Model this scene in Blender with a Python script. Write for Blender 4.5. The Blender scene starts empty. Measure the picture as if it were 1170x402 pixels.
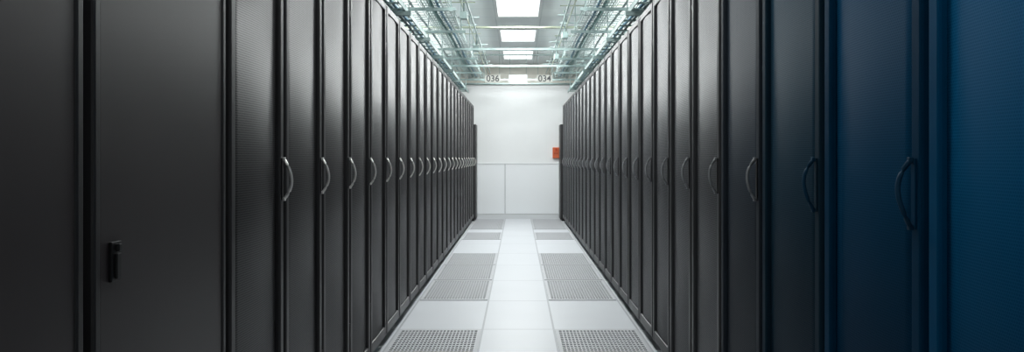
import bpy, bmesh, math
from mathutils import Vector, Matrix
S=bpy.context.scene
COL=S.collection
S.view_settings.view_transform='Standard'

# ---------------- materials ----------------
def mat(name, col, rough=.5, metal=0., spec=.5, emis=None, es=0.):
    m=bpy.data.materials.new(name); m.use_nodes=True
    b=m.node_tree.nodes['Principled BSDF']
    b.inputs['Base Color'].default_value=(*col,1)
    b.inputs['Roughness'].default_value=rough
    b.inputs['Metallic'].default_value=metal
    b.inputs['Specular IOR Level'].default_value=spec
    if emis:
        b.inputs['Emission Color'].default_value=(*emis,1)
        b.inputs['Emission Strength'].default_value=es
    return m
def noisy(m, scale=6, amt=.15, rscale=None):
    nt=m.node_tree; b=nt.nodes['Principled BSDF']
    c=b.inputs['Base Color'].default_value[:]
    tc=nt.nodes.new('ShaderNodeTexCoord'); n=nt.nodes.new('ShaderNodeTexNoise')
    n.inputs['Scale'].default_value=scale; n.inputs['Detail'].default_value=4
    r=nt.nodes.new('ShaderNodeValToRGB')
    r.color_ramp.elements[0].position=.3; r.color_ramp.elements[1].position=.7
    r.color_ramp.elements[0].color=tuple(x*(1-amt) for x in c[:3])+(1,)
    r.color_ramp.elements[1].color=tuple(min(1,x*(1+amt)) for x in c[:3])+(1,)
    nt.links.new(tc.outputs['Object'],n.inputs['Vector'])
    nt.links.new(n.outputs['Fac'],r.inputs['Fac'])
    nt.links.new(r.outputs['Color'],b.inputs['Base Color'])
    return m
def perf(name, c_metal, c_hole, pitch=.0085, rough=.42, spec=.4, metal=0.):
    """staggered round perforations in the local Y/Z plane"""
    m=mat(name,c_metal,rough,metal,spec); nt=m.node_tree; b=nt.nodes['Principled BSDF']
    N=nt.nodes.new; L=nt.links.new
    tc=N('ShaderNodeTexCoord'); sp=N('ShaderNodeSeparateXYZ'); L(tc.outputs['Object'],sp.inputs[0])
    def M(op,a,bb=None):
        n=N('ShaderNodeMath'); n.operation=op
        for i,v in enumerate([a,bb]):
            if v is None: continue
            if isinstance(v,(int,float)): n.inputs[i].default_value=v
            else: L(v,n.inputs[i])
        return n.outputs[0]
    u=M('DIVIDE',sp.outputs['Y'],pitch); v=M('DIVIDE',sp.outputs['Z'],pitch*.87)
    row=M('FLOOR',v); off=M('MULTIPLY',M('FLOORED_MODULO',row,2.0),.5)
    fu=M('SUBTRACT',M('FRACT',M('ADD',u,off)),.5); fv=M('SUBTRACT',M('FRACT',v),.5)
    d=M('SQRT',M('ADD',M('MULTIPLY',fu,fu),M('MULTIPLY',fv,fv)))
    hole=M('LESS_THAN',d,.36)
    mx=N('ShaderNodeMix'); mx.data_type='RGBA'
    L(hole,mx.inputs['Factor']); mx.inputs['A'].default_value=(*c_metal,1); mx.inputs['B'].default_value=(*c_hole,1)
    L(mx.outputs['Result'],b.inputs['Base Color'])
    L(M('MULTIPLY',M('SUBTRACT',1.0,M('MULTIPLY',hole,.7)),spec),b.inputs['Specular IOR Level'])
    return m
BLACK=noisy(mat('black_powder_coat',(.022,.0215,.023),.42,0,.46),3,.2)
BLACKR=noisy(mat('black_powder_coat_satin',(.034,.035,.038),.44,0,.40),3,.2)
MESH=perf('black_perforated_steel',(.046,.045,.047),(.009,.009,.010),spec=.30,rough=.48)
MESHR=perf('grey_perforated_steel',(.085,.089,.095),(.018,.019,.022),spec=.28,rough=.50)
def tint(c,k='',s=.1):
    a=noisy(mat('overlay_tinted_coat'+k,tuple(x*.78 for x in c),.58,0,s),3,.15)
    b=perf('overlay_tinted_mesh'+k,tuple(x*1.08 for x in c),tuple(x*.88 for x in c),pitch=.007,spec=s,rough=.6)
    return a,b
TINTS={-1:tint((.030,.040,.053),s=.10),-2:tint((.012,.038,.062),s=.05),-3:tint((.003,.050,.112),s=.03),-4:tint((.002,.094,.215),s=.03)}  # blue overlay gradient painted into near right rack colours, stepped rack by rack
PLAIN=noisy(mat('charcoal_brown_sheet',(.030,.0245,.0265),.42,0,.36),2,.15)
CHROME=mat('brushed_silver',(.86,.84,.81),.3,.55)
CHROMEG=mat('dull_grey_metal',(.26,.27,.28),.45,.45)
CHROMEN=mat('overlay_tinted_handle',(.006,.045,.09),.6,0,.15)  # handle colour carries the same painted blue overlay tint
DARK=mat('dark_plastic',(.012,.012,.013),.4,0,.3)
TEAL=noisy(mat('galvanised_strut',(.33,.42,.41),.55,.1,.3),9,.2)
TEAL2=noisy(mat('galvanised_pipe',(.37,.45,.44),.5,.15,.3),9,.2)
CREAMP=mat('cream_pipe',(.50,.54,.42),.4)
CBL=mat('blue_cable',(.10,.24,.34),.5); CGR=mat('grey_cable',(.28,.32,.33),.5); CGN=mat('green_cable',(.12,.27,.25),.5)
WHITE=mat('white_paint',(.70,.71,.71),.5)
PERFT=mat('perforated_tile_steel',(.47,.48,.50),.5,0,.25)
HOLE=mat('tile_plenum_dark',(.13,.135,.145),.7,0,.2)
RED=mat('fire_orange_plastic',(.58,.12,.04),.5)
INK=mat('dark_lettering',(.05,.055,.06),.6)
EMIT=mat('light_diffuser',(.9,.9,.9),.5,0,.2,(.96,1,1),5.0)

def gridmat(name, col, line, xl, yl, x0=0, y0=0, lw=.006, rough=.3, explicit_x=None, axes=('X','Y'),spec=.5):
    m=mat(name,col,rough,0,spec); nt=m.node_tree; b=nt.nodes['Principled BSDF']; N=nt.nodes.new; L=nt.links.new
    tc=N('ShaderNodeTexCoord'); sp=N('ShaderNodeSeparateXYZ'); L(tc.outputs['Object'],sp.inputs[0])
    def M(op,a,bb=None):
        n=N('ShaderNodeMath'); n.operation=op
        for i,v in enumerate([a,bb]):
            if v is None: continue
            if isinstance(v,(int,float)): n.inputs[i].default_value=v
            else: L(v,n.inputs[i])
        return n.outputs[0]
    def lines(out,p,o):
        f=M('FRACT',M('DIVIDE',M('SUBTRACT',out,o),p))
        return M('GREATER_THAN',M('ABSOLUTE',M('SUBTRACT',f,.5)),.5-lw/p/2)
    fac=lines(sp.outputs[axes[1]],yl,y0)
    if explicit_x:
        for xx in explicit_x:
            fac=M('MAXIMUM',fac,M('LESS_THAN',M('ABSOLUTE',M('SUBTRACT',sp.outputs[axes[0]],xx)),lw/2))
    else: fac=M('MAXIMUM',fac,lines(sp.outputs[axes[0]],xl,x0))
    n=N('ShaderNodeTexNoise'); n.inputs['Scale'].default_value=2.5; L(tc.outputs['Object'],n.inputs['Vector'])
    m1=N('ShaderNodeMix'); m1.data_type='RGBA'; L(n.outputs['Fac'],m1.inputs['Factor'])
    m1.inputs['A'].default_value=tuple(c*.94 for c in col)+(1,); m1.inputs['B'].default_value=(*col,1)
    m2=N('ShaderNodeMix'); m2.data_type='RGBA'; L(fac,m2.inputs['Factor'])
    L(m1.outputs['Result'],m2.inputs['A']); m2.inputs['B'].default_value=(*line,1)
    L(m2.outputs['Result'],b.inputs['Base Color'])
    return m
FLOORM=gridmat('white_raised_floor',(.60,.62,.65),(.36,.375,.40),.6,1.2,0,.05,.014,.42,
   explicit_x=[-2.66,-2.06,-1.46,-.858,-.2555,.2555,.858,1.46,2.06,2.66],spec=.22)
CEILM=gridmat('pale_grey_ceiling_grid',(.84,.87,.87),(.66,.70,.70),.61,.61,.305,.3,.018,.6)
WALLB=gridmat('white_wall_panels',(.85,.865,.865),(.80,.82,.82),1.22,50,.57,-20,.010,.5,axes=('X','Z'))
WALLS=noisy(mat('side_wall_paint',(.62,.64,.64),.6),2,.05)

# ---------------- mesh helpers ----------------
class B:
    def __init__(s): s.bm=bmesh.new()
    def box(s,x0,x1,y0,y1,z0,z1,bev=0):
        r=bmesh.ops.create_cube(s.bm,size=1)
        vs=r['verts']
        for v in vs:
            v.co=Vector(((x0+x1)/2+v.co.x*(x1-x0),(y0+y1)/2+v.co.y*(y1-y0),(z0+z1)/2+v.co.z*(z1-z0)))
        if bev:
            es={e for v in vs for e in v.link_edges}
            bmesh.ops.bevel(s.bm,geom=list(es),offset=bev,segments=2,affect='EDGES',profile=.5)
        return s
    def tube(s,pts,r,n=8):
        pts=[Vector(p) for p in pts]; rings=[]
        for i,p in enumerate(pts):
            t=(pts[min(i+1,len(pts)-1)]-pts[max(i-1,0)]).normalized()
            a=Vector((0,0,1)) if abs(t.z)<.9 else Vector((0,1,0))
            u=t.cross(a).normalized(); w=t.cross(u)
            rings.append([s.bm.verts.new(p+r*(math.cos(2*math.pi*k/n)*u+math.sin(2*math.pi*k/n)*w)) for k in range(n)])
        for a,b in zip(rings,rings[1:]):
            for k in range(n):
                f=s.bm.faces.new((a[k],a[(k+1)%n],b[(k+1)%n],b[k])); f.smooth=True
        s.bm.faces.new(rings[0]); s.bm.faces.new(rings[-1])
        return s
    def obj(s,name,m,parent=None,loc=(0,0,0)):
        bmesh.ops.recalc_face_normals(s.bm,faces=s.bm.faces)
        me=bpy.data.meshes.new(name); s.bm.to_mesh(me); s.bm.free()
        me.materials.append(m)
        o=bpy.data.objects.new(name,me); COL.objects.link(o); o.location=loc
        if parent: o.parent=parent
        return o
def empty(name,loc,label,cat,group=None):
    e=bpy.data.objects.new(name,None); e.empty_display_size=.2; COL.objects.link(e); e.location=loc
    e['label']=label; e['category']=cat
    if group: e['group']=group
    return e
def tag(o,label,cat,group=None):
    o['label']=label; o['category']=cat
    if group: o['group']=group
    return o
def clone(src,parent=None,matmap=None):
    o=src.copy()
    if parent: o.parent=parent
    COL.objects.link(o)
    if matmap and o.type=='MESH':
        for i,sl in enumerate(o.material_slots):
            nm=sl.material.name if sl.material else ''
            if nm in matmap:
                sl.link='OBJECT'; sl.material=matmap[nm]
    for c in list(src.children): clone(c,o,matmap)
    return o
def struct(o): o['kind']='structure'; return o

EYE=1.233; HW=.858; RH=2.262; CEIL=3.12; BACK=17.0; SIDE=3.3; BEH=-1.5
# ---------------- room ----------------
struct(B().box(-SIDE,SIDE,BEH,BACK,-.1,0).obj('floor',FLOORM))
struct(B().box(-SIDE,SIDE,BEH,BACK,CEIL,CEIL+.1).obj('ceiling',CEILM))
struct(B().box(-SIDE,SIDE,BACK,BACK+.1,0,CEIL).obj('wall_far',WALLB))
struct(B().box(-SIDE,SIDE,BEH-.1,BEH,0,CEIL).obj('wall_near',WALLS))
struct(B().box(-SIDE-.1,-SIDE,BEH,BACK,0,CEIL).obj('wall_left',WALLS))
struct(B().box(SIDE,SIDE+.1,BEH,BACK,0,CEIL).obj('wall_right',WALLS))
CREAM=mat('cream_paint',(.66,.64,.57),.6); TRIM=mat('pale_trim',(.64,.66,.67),.5)
LOWP=mat('cool_white_panel',(.85,.875,.89),.45)
SEAM=mat('panel_joint_grey',(.46,.48,.49),.6)
struct(B().box(-SIDE,SIDE,BACK-.05,BACK,2.70,CEIL).obj('trim_1',CREAM))
struct(B().box(-SIDE,SIDE,BACK-.026,BACK,1.10,1.118).obj('trim_2',TRIM))
b=B()
for x0,x1 in [(-1.49,-.885),(-.875,-.272),(-.256,.95),(.96,2.1)]: b.box(x0,x1,BACK-.02,BACK,.10,1.10,.003)
struct(b.obj('trim_3',LOWP))
struct(B().box(-.272,-.256,BACK-.012,BACK,.10,1.10).obj('trim_4',SEAM))
struct(B().box(-SIDE,SIDE,BACK-.022,BACK,0,.095).obj('baseboard_far',TRIM))

# ---------------- server racks ----------------
def make_rack(w,solid=False,bodym=BLACK,panelm=MESH):
    h=w/2; e=empty('server_rack',(0,0,0),'','server rack')
    b=B()
    b.box(-1.0,-.05,-h+.002,-h+.022,.06,RH-.02,.003).box(-1.0,-.05,h-.022,h-.002,.06,RH-.02,.003)
    b.box(-1.0,-.05,-h+.022,h-.022,.06,.10).box(-1.0,-.05,-h+.022,h-.022,RH-.05,RH-.02)
    b.box(-1.0,-.98,-h+.022,h-.022,.10,RH-.05)
    b.box(-.09,-.04,-h+.002,-h+.05,.06,RH-.02,.004).box(-.09,-.04,h-.05,h-.002,.06,RH-.02,.004)
    b.box(-.09,-.04,-h+.05,h-.05,RH-.07,RH-.02,.004).box(-.09,-.04,-h+.05,h-.05,.06,.11,.004)
    b.box(-.97,-.06,-h+.02,h-.02,RH-.02,RH-.006,.004)
    b.obj('body',bodym,e)
    d=B(); g=.014; fw=.045 if not solid else .03
    d.box(-.034,0,-h+g,-h+g+fw,.075,RH-.03,.007).box(-.034,0,h-g-fw,h-g,.075,RH-.03,.007)
    d.box(-.034,-.001,-h+g+fw-.002,h-g-fw+.002,RH-.03-fw,RH-.03,.005).box(-.034,-.001,-h+g+fw-.002,h-g-fw+.002,.075,.075+fw+.02,.005)
    door=d.obj('door',bodym,e)
    p=B()
    if solid:
        p.box(-.03,-.004,-h+g+fw,h-g-fw,.075+fw+.02,RH-.03-fw,.004)
        p.obj('door_panel',panelm,door)
    else:
        # slightly bowed perforated sheet
        bm=p.bm; n=8; a=-h+g+fw-.002; c=h-g-fw+.002; cols=[]
        for i in range(n+1):
            y=a+(c-a)*i/n; x=-.018+.012*math.sin(math.pi*i/n)
            cols.append((bm.verts.new((x,y,.13)),bm.verts.new((x,y,RH-.07))))
        for k in range(n):
            f=bm.faces.new((cols[k][0],cols[k+1][0],cols[k+1][1],cols[k][1])); f.smooth=True
        q=p.obj('perforated_panel',panelm,door)
        sol=q.modifiers.new('t','SOLIDIFY'); sol.thickness=.003
    if solid:
        B().box(-.004,.003,-h+.082,-h+.126,.970,1.055,.002).obj('latch_plate',DARK,door)
        hb=B().box(.003,.009,-h+.095,-h+.114,.976,1.03,.002).box(.003,.012,-h+.098,-h+.111,1.034,1.05,.002)
        hb.obj('latch_handle',mat('latch_black',(.02,.02,.021),.45,0,.3),door)
    else:
        B().box(0,.004,h-g-.036,h-g-.016,1.078,1.232,.002).obj('handle_plate',DARK,door)
        pts=[]
        for i in range(15):
            t=i/14; z=1.080+.150*t
            pts.append((.006+.030*math.sin(math.pi*t)**.85,h-g-.026+.007*math.sin(2*math.pi*t),z))
        t=B().tube(pts,.0055,10)
        t.box(0.004,.014,h-g-.034,h-g-.020,1.076,1.088,.002).box(0.004,.014,h-g-.034,h-g-.020,1.222,1.234,.002)
        o=t.obj('handle',CHROME,door); o['label']='curved metal door handle'
    if not solid:
      for z in (.35,1.95):
        hb=B().tube([(-.006,-h+.008,z-.035),(-.006,-h+.008,z+.035)],.006,8)
        hb.obj('hinge',DARK,door)
    for x in (-.12,-.9):
        for y in (-h+.07,h-.07):
            f=B().tube([(x,y,0),(x,y,.012)],.028,12).tube([(x,y,.012),(x,y,.06)],.010,8)
            f.obj('foot',DARK,e)
    return e
LBL='tall black server rack with perforated door and curved chrome handle'
r0=make_rack(.596)
r0['label']=LBL
r0['group']='perforated racks lining the aisle'
r0.location=(-HW,2.80,0)
for k in range(1,23):
    o=clone(r0); o.location=(-HW,2.80+.6*k,0)
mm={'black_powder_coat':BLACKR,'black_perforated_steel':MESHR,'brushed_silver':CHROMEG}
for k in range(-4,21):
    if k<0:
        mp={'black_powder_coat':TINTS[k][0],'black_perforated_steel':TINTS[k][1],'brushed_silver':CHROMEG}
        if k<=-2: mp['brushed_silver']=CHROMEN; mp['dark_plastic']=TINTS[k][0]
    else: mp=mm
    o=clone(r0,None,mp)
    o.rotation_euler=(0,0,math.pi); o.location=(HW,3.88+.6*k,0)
    if k<=-2: o['label']='tall server rack with blue overlay tint painted into its colour, perforated door and tinted handle'
    elif k==-1: o['label']='tall dark server rack with faint blue overlay tint painted into its colour, perforated door and grey handle'
    else: o['label']='tall dark grey server rack with perforated door and grey metal handle'
p0=make_rack(.80,True,BLACK,PLAIN)
p0['label']='wide dark charcoal cabinet with smooth solid door and black latch'
p0.name='equipment_cabinet'; p0['category']='cabinet'; p0['group']='solid door cabinets'
p0.location=(-HW,2.09,0)
o=clone(p0); o.location=(-HW,1.28,0)
# end-of-row cabinets against the far wall
def end_cab(sx):
    e=empty('end_cabinet',(sx*1.1,16.64,0),'low black cabinet closing the end of the rack row','cabinet','end cabinets')
    B().box(-.28,.28,-.29,.29,.03,1.88,.006).obj('body',BLACK,e)
    d=B().box(-.27,.27,-.305,-.29,.08,1.84,.004).obj('door',BLACK,e)
    B().tube([(.2,-.305,1.0),(.2,-.33,1.02),(.2,-.33,1.13),(.2,-.305,1.15)],.006).obj('handle',CHROME,d)
    B().box(-.25,.25,-.26,.26,0,.03).obj('plinth',DARK,e)
end_cab(-1); end_cab(1)

# ---------------- perforated floor tiles ----------------
def make_tile():
    e=empty('perforated_floor_tile',(0,0,0),'grey steel perforated airflow tile set in white raised floor','floor tile','perforated airflow tiles')
    a=.292; c=.580; b=B(); b.box(-a,a,-c,c,0,.0015); b.obj('backing',HOLE,e)
    g=B(); fr=.024; fy=.055
    g.box(-a,a,-c,-c+fy,.0015,.006).box(-a,a,c-fy,c,.0015,.006).box(-a,-a+fr,-c+fy,c-fy,.0015,.006).box(a-fr,a,-c+fy,c-fy,.0015,.006)
    ny=20; nx=22; L=2*(a-fr); Ly=2*(c-fy)
    for i in range(1,ny):
        y=-c+fy+Ly*i/ny; g.box(-a+fr,a-fr,y-.012,y+.012,.0015,.006)
    for i in range(1,nx):
        x=-a+fr+L*i/nx; g.box(x-.004,x+.004,-c+fy,c-fy,.0015,.0058)
    g.obj('grate',PERFT,e); return e
t0=make_tile(); first=True
for sx in (-1,1):
    for y in (4.85,7.25,8.45,9.65,12.65,14.45,15.65):
        t=t0 if first else clone(t0); first=False
        t.location=(sx*.556,y+.6,0)

# ---------------- ceiling lights ----------------
def fixture(x,y,power,es):
    e=empty('ceiling_light',(x,y,CEIL),'flat white rectangular ceiling light panel','ceiling light','recessed ceiling lights')
    b=B(); w=.26; l=.62
    b.box(-w-.03,w+.03,-l-.03,-l,-.03,0).box(-w-.03,w+.03,l,l+.03,-.03,0).box(-w-.03,-w,-l,l,-.03,0).box(w,w+.03,-l,l,-.03,0)
    b.obj('frame',WHITE,e)
    m=EMIT.copy(); m.node_tree.nodes['Principled BSDF'].inputs['Emission Strength'].default_value=es
    B().box(-w,w,-l,l,-.02,0).obj('diffuser',m,e)
    ld=bpy.data.lights.new('lamp','AREA'); ld.shape='RECTANGLE'; ld.size=.5; ld.size_y=1.2; ld.energy=power; ld.color=(.97,1,.995)
    lo=bpy.data.objects.new('lamp',ld); COL.objects.link(lo); lo.parent=e; lo.location=(0,0,-.04)
for y,p in [(15.3,62),(12.9,70),(10.5,56),(8.1,47),(5.7,34),(3.3,15),(.9,8)]:
    fixture(0,y,p,1.3)
for sx in (-1,1):
    for y in (6,10,14):
        fixture(sx*2.75,y,36,3)  # unseen side fixtures, added to light the ceiling and side walls
# unseen uplights outside the trays, added only to brighten the ceiling
for sx in (-1,1):
    for y in (5.5,9.5,13.5):
        e=empty('added_uplight',(sx*1.62,y,2.66),'unseen slim uplight added above the racks to brighten the ceiling','light','added uplights')
        B().box(-.04,.04,-1.8,1.8,0,.04,.005).obj('housing',WHITE,e)
        for yy in (-1.6,0,1.6): B().tube([(0,yy,.04),(0,yy,CEIL-2.66)],.004,6).obj('hanger_rod',TEAL2,e)
        ld=bpy.data.lights.new('lamp','AREA'); ld.shape='RECTANGLE'; ld.size=.08; ld.size_y=3.5; ld.energy=30; ld.color=(.95,1,.98)
        lo=bpy.data.objects.new('lamp',ld); COL.objects.link(lo); lo.parent=e; lo.location=(0,0,.06); lo.rotation_euler=(math.pi,-sx*1.0,0)

# ---------------- overhead cable management ----------------
def along(sx):
    # ladder tray
    y0,y1=3.0,16.6
    b=B()
    for x in (.98,1.42): b.box(sx*x-.005,sx*x+.005,y0,y1,2.505,2.55)
    y=y0+.1
    while y<y1: b.box(sx*1.20-.215,sx*1.20+.215,y-.010,y+.010,2.51,2.525); y+=.3
    tag(b.obj('cable_ladder',TEAL),'galvanised ladder tray running above the racks','cable tray','cable ladders')
    # cables
    for j,(x,z,m) in enumerate([(1.05,2.54,CBL),(1.10,2.54,CGR),(1.15,2.54,CGN),(1.22,2.54,CBL),(1.28,2.54,CGR),(1.34,2.54,CGR)]):
        pts=[(sx*(x+.012*math.sin(i*1.3+j)),y0+.1+i*.68,z) for i in range(20)]
        tag(B().tube(pts,.014,6).obj('cable',m),'thick data cable lying in the ladder tray','cable','tray cables')
    # wire basket tray
    for xs,zb,hh in [([.70,.76,.82,.88,.94],2.74,.10),([1.02,1.09,1.16,1.23,1.30],2.80,.08)]:
        b=B(); yb0,yb1=4.0,16.6
        for x in xs: b.tube([(sx*x,yb0,zb),(sx*x,yb1,zb)],.004,5)
        for x in (xs[0],xs[-1]):
            for z in (zb+hh/2,zb+hh): b.tube([(sx*x,yb0,z),(sx*x,yb1,z)],.0045,5)
        y=yb0
        while y<yb1:
            b.tube([(sx*xs[0],y,zb+hh),(sx*xs[0],y,zb),(sx*xs[-1],y,zb),(sx*xs[-1],y,zb+hh)],.004,5); y+=.15
        tag(b.obj('wire_basket_tray',TEAL2),'open wire basket tray hung beside the ladder','cable tray','wire baskets')
    for x,z,r,m in [(.80,2.765,.016,CBL),(.86,2.765,.018,CGN),(.755,2.76,.012,CGR),(1.10,2.82,.014,CGR),(1.2,2.82,.016,CBL)]:
        tag(B().tube([(sx*(x+.01*math.sin(i)),4.1+i*.62,z) for i in range(20)],r,6).obj('cable',m),'data cable lying in the wire basket','cable','basket cables')
    # conduits
    for x,z,r,m in [(.56,2.92,.010,TEAL2),(.62,2.92,.009,CREAMP),(.98,2.92,.014,TEAL2)]:
        tag(B().tube([(sx*x,2.5,z),(sx*x,16.9,z)],r,8).obj('conduit',m),'thin metal conduit running the length of the aisle','pipe','conduits')
    # short rods lying across the conduits at uneven spacing
    for j in range(15):
        y=4.62+j*.78+.20*math.sin(j*2.1+sx); x0=.50+.04*math.sin(j*1.7); x1=1.15+.25*math.sin(j*.9+sx)
        if any(abs(y-s)<.07 for s in (5.2,6.9,8.4,9.2,9.9,11.2,11.5,12.6,13.6,14.2,14.7,16.0)): y+=.13
        tag(B().tube([(sx*x0,y,2.941),(sx*x1,y,2.941)],.007,6).obj('cross_rod',TEAL if j%3 else CREAMP),
            'short thin rod lying across the overhead conduits','rod','cross rods')
along(-1); along(1)
# cross struts with hanger rods
def strut(y,x0,x1,z,m=TEAL,full=True):
    e=empty('hanging_strut',((x0+x1)/2,y,z),'galvanised strut hung from ceiling on threaded rods','strut','hanging struts')
    cx=(x0+x1)/2; hw=(x1-x0)/2
    B().box(-hw,hw,-.018,.018,-.030,-.026).box(-hw,hw,-.018,-.014,-.026,0).box(-hw,hw,.014,.018,-.026,0).obj('channel',m,e)
    for x in (x0+.05,x1-.05,)+((-.66,.66) if full else ()):
        B().tube([(x-cx,0,-.045),(x-cx,0,CEIL-z)],.006,6).obj('hanger_rod',TEAL2,e)
        B().box(x-cx-.018,x-cx+.018,-.018,.018,-.040,-.030).obj('nut_plate',TEAL2,e)
for y in (11.5,13.6,16.0): strut(y,-1.52,1.52,2.728)
for y in (5.2,6.9,8.4,9.9,12.6,14.7):
    strut(y,-1.52,-.62,2.728,TEAL,False); strut(y,.62,1.52,2.728,TEAL,False)
for y in (4,5.6,7.2,8.8,10.4,12,13.6,15.2):
    for sx in (-1,1):
        e=empty('trapeze_hanger',(sx*1.2,y+.12,2.497),'trapeze bracket carrying the ladder tray','bracket','trapeze hangers')
        B().box(-.27,.27,-.02,.02,-.03,.008).obj('channel',TEAL,e)
        for x in (-.25,.25): B().tube([(x,0,-.05),(x,0,CEIL-2.497)],.006,6).obj('hanger_rod',TEAL2,e)
# small junction boxes with drop conduits on the basket side
for sx,y in [(-1,6.4),(-1,9.3),(-1,12.1),(1,7.6),(1,10.8),(1,13.1)]:
    e=empty('junction_box',(sx*.60,y,2.80),'small galvanised junction box on a drop conduit','junction box','junction boxes')
    B().box(-.04,.04,-.05,.05,-.04,.04,.006).obj('box',TEAL,e)
    B().tube([(0,0,.04),(0,0,CEIL-2.80)],.009,8).obj('drop_conduit',TEAL,e)
# cross pipes
for y,z,m,r in [(9.2,2.965,CREAMP,.010),(11.2,2.965,CREAMP,.015),(14.2,2.965,TEAL2,.012),(16.3,2.66,TEAL,.018)]:
    e=empty('cross_pipe',(0,y,z),'pipe crossing the aisle hung below the ceiling','pipe','cross pipes')
    B().tube([(-2.2,0,0),(2.2,0,0)],r,8).obj('pipe_run',m,e)
    for x in (-1.7,-.65,.65,1.7): B().tube([(x,0,0),(x,0,CEIL-z)],.005,6).obj('hanger_rod',TEAL2,e)
# ---------------- hanging number signs ----------------
def sign(x,w,h,txt,y=14.45,z=2.585):
    e=empty('hanging_sign',(x,y,z),'small off-white aisle number sign hanging from ceiling' if txt else 'blank white sign hanging from ceiling','sign')
    B().box(-w/2,w/2,-.004,.004,-h/2,h/2,.001).obj('plate',WHITE if not txt else mat('sign_offwhite',(.50,.50,.46),.6),e)
    for xx in (-w/2+.02,w/2-.02): B().tube([(xx,0,h/2),(xx,0,CEIL-z)],.003,5).obj('hanger_wire',TEAL,e)
    if txt:
        c=bpy.data.curves.new('t','FONT'); c.body=txt; c.size=.15; c.align_x='CENTER'; c.align_y='CENTER'; c.extrude=.001; c.offset=.002
        t=bpy.data.objects.new('t',c); COL.objects.link(t)
        bpy.context.view_layer.update()
        me=bpy.data.meshes.new_from_object(t.evaluated_get(bpy.context.evaluated_depsgraph_get()))
        bpy.data.objects.remove(t)
        me.materials.clear(); me.materials.append(INK)
        o=bpy.data.objects.new('lettering',me); COL.objects.link(o); o.parent=e
        o.rotation_euler=(math.pi/2,0,0); o.location=(0,-.0055,0)
sign(-.435,.27,.13,'036'); sign(.455,.27,.13,'034'); sign(0,.32,.14,None)
# ---------------- fire alarm ----------------
e=empty('fire_alarm_station',(.765,BACK,1.33),'orange-red wall-mounted fire alarm station','fire alarm')
B().box(-.07,.07,-.06,-.002,-.11,.11,.01).obj('housing',RED,e)
B().box(-.045,.045,-.072,-.06,-.03,.005,.004).obj('pull_bar',mat('dark_orange_plastic',(.42,.07,.02),.5),e)
B().tube([(0,-.06,.07),(0,-.082,.07)],.024,14).obj('beacon',mat('red_lens',(.5,.05,.02),.3),e)

# ---------------- camera ----------------
w=bpy.data.worlds.new('world'); S.world=w; w.use_nodes=True
w.node_tree.nodes['Background'].inputs[0].default_value=(.5,.6,.65,1); w.node_tree.nodes['Background'].inputs[1].default_value=.1
cd=bpy.data.cameras.new('camera'); cd.lens=36*962/1170; cd.sensor_width=36; cd.shift_x=-7/1170; cd.shift_y=-21/1170; cd.clip_start=.02
cam=bpy.data.objects.new('camera',cd); COL.objects.link(cam); cam.location=(0,0,EYE); cam.rotation_euler=(math.pi/2,0,0)
S.camera=cam
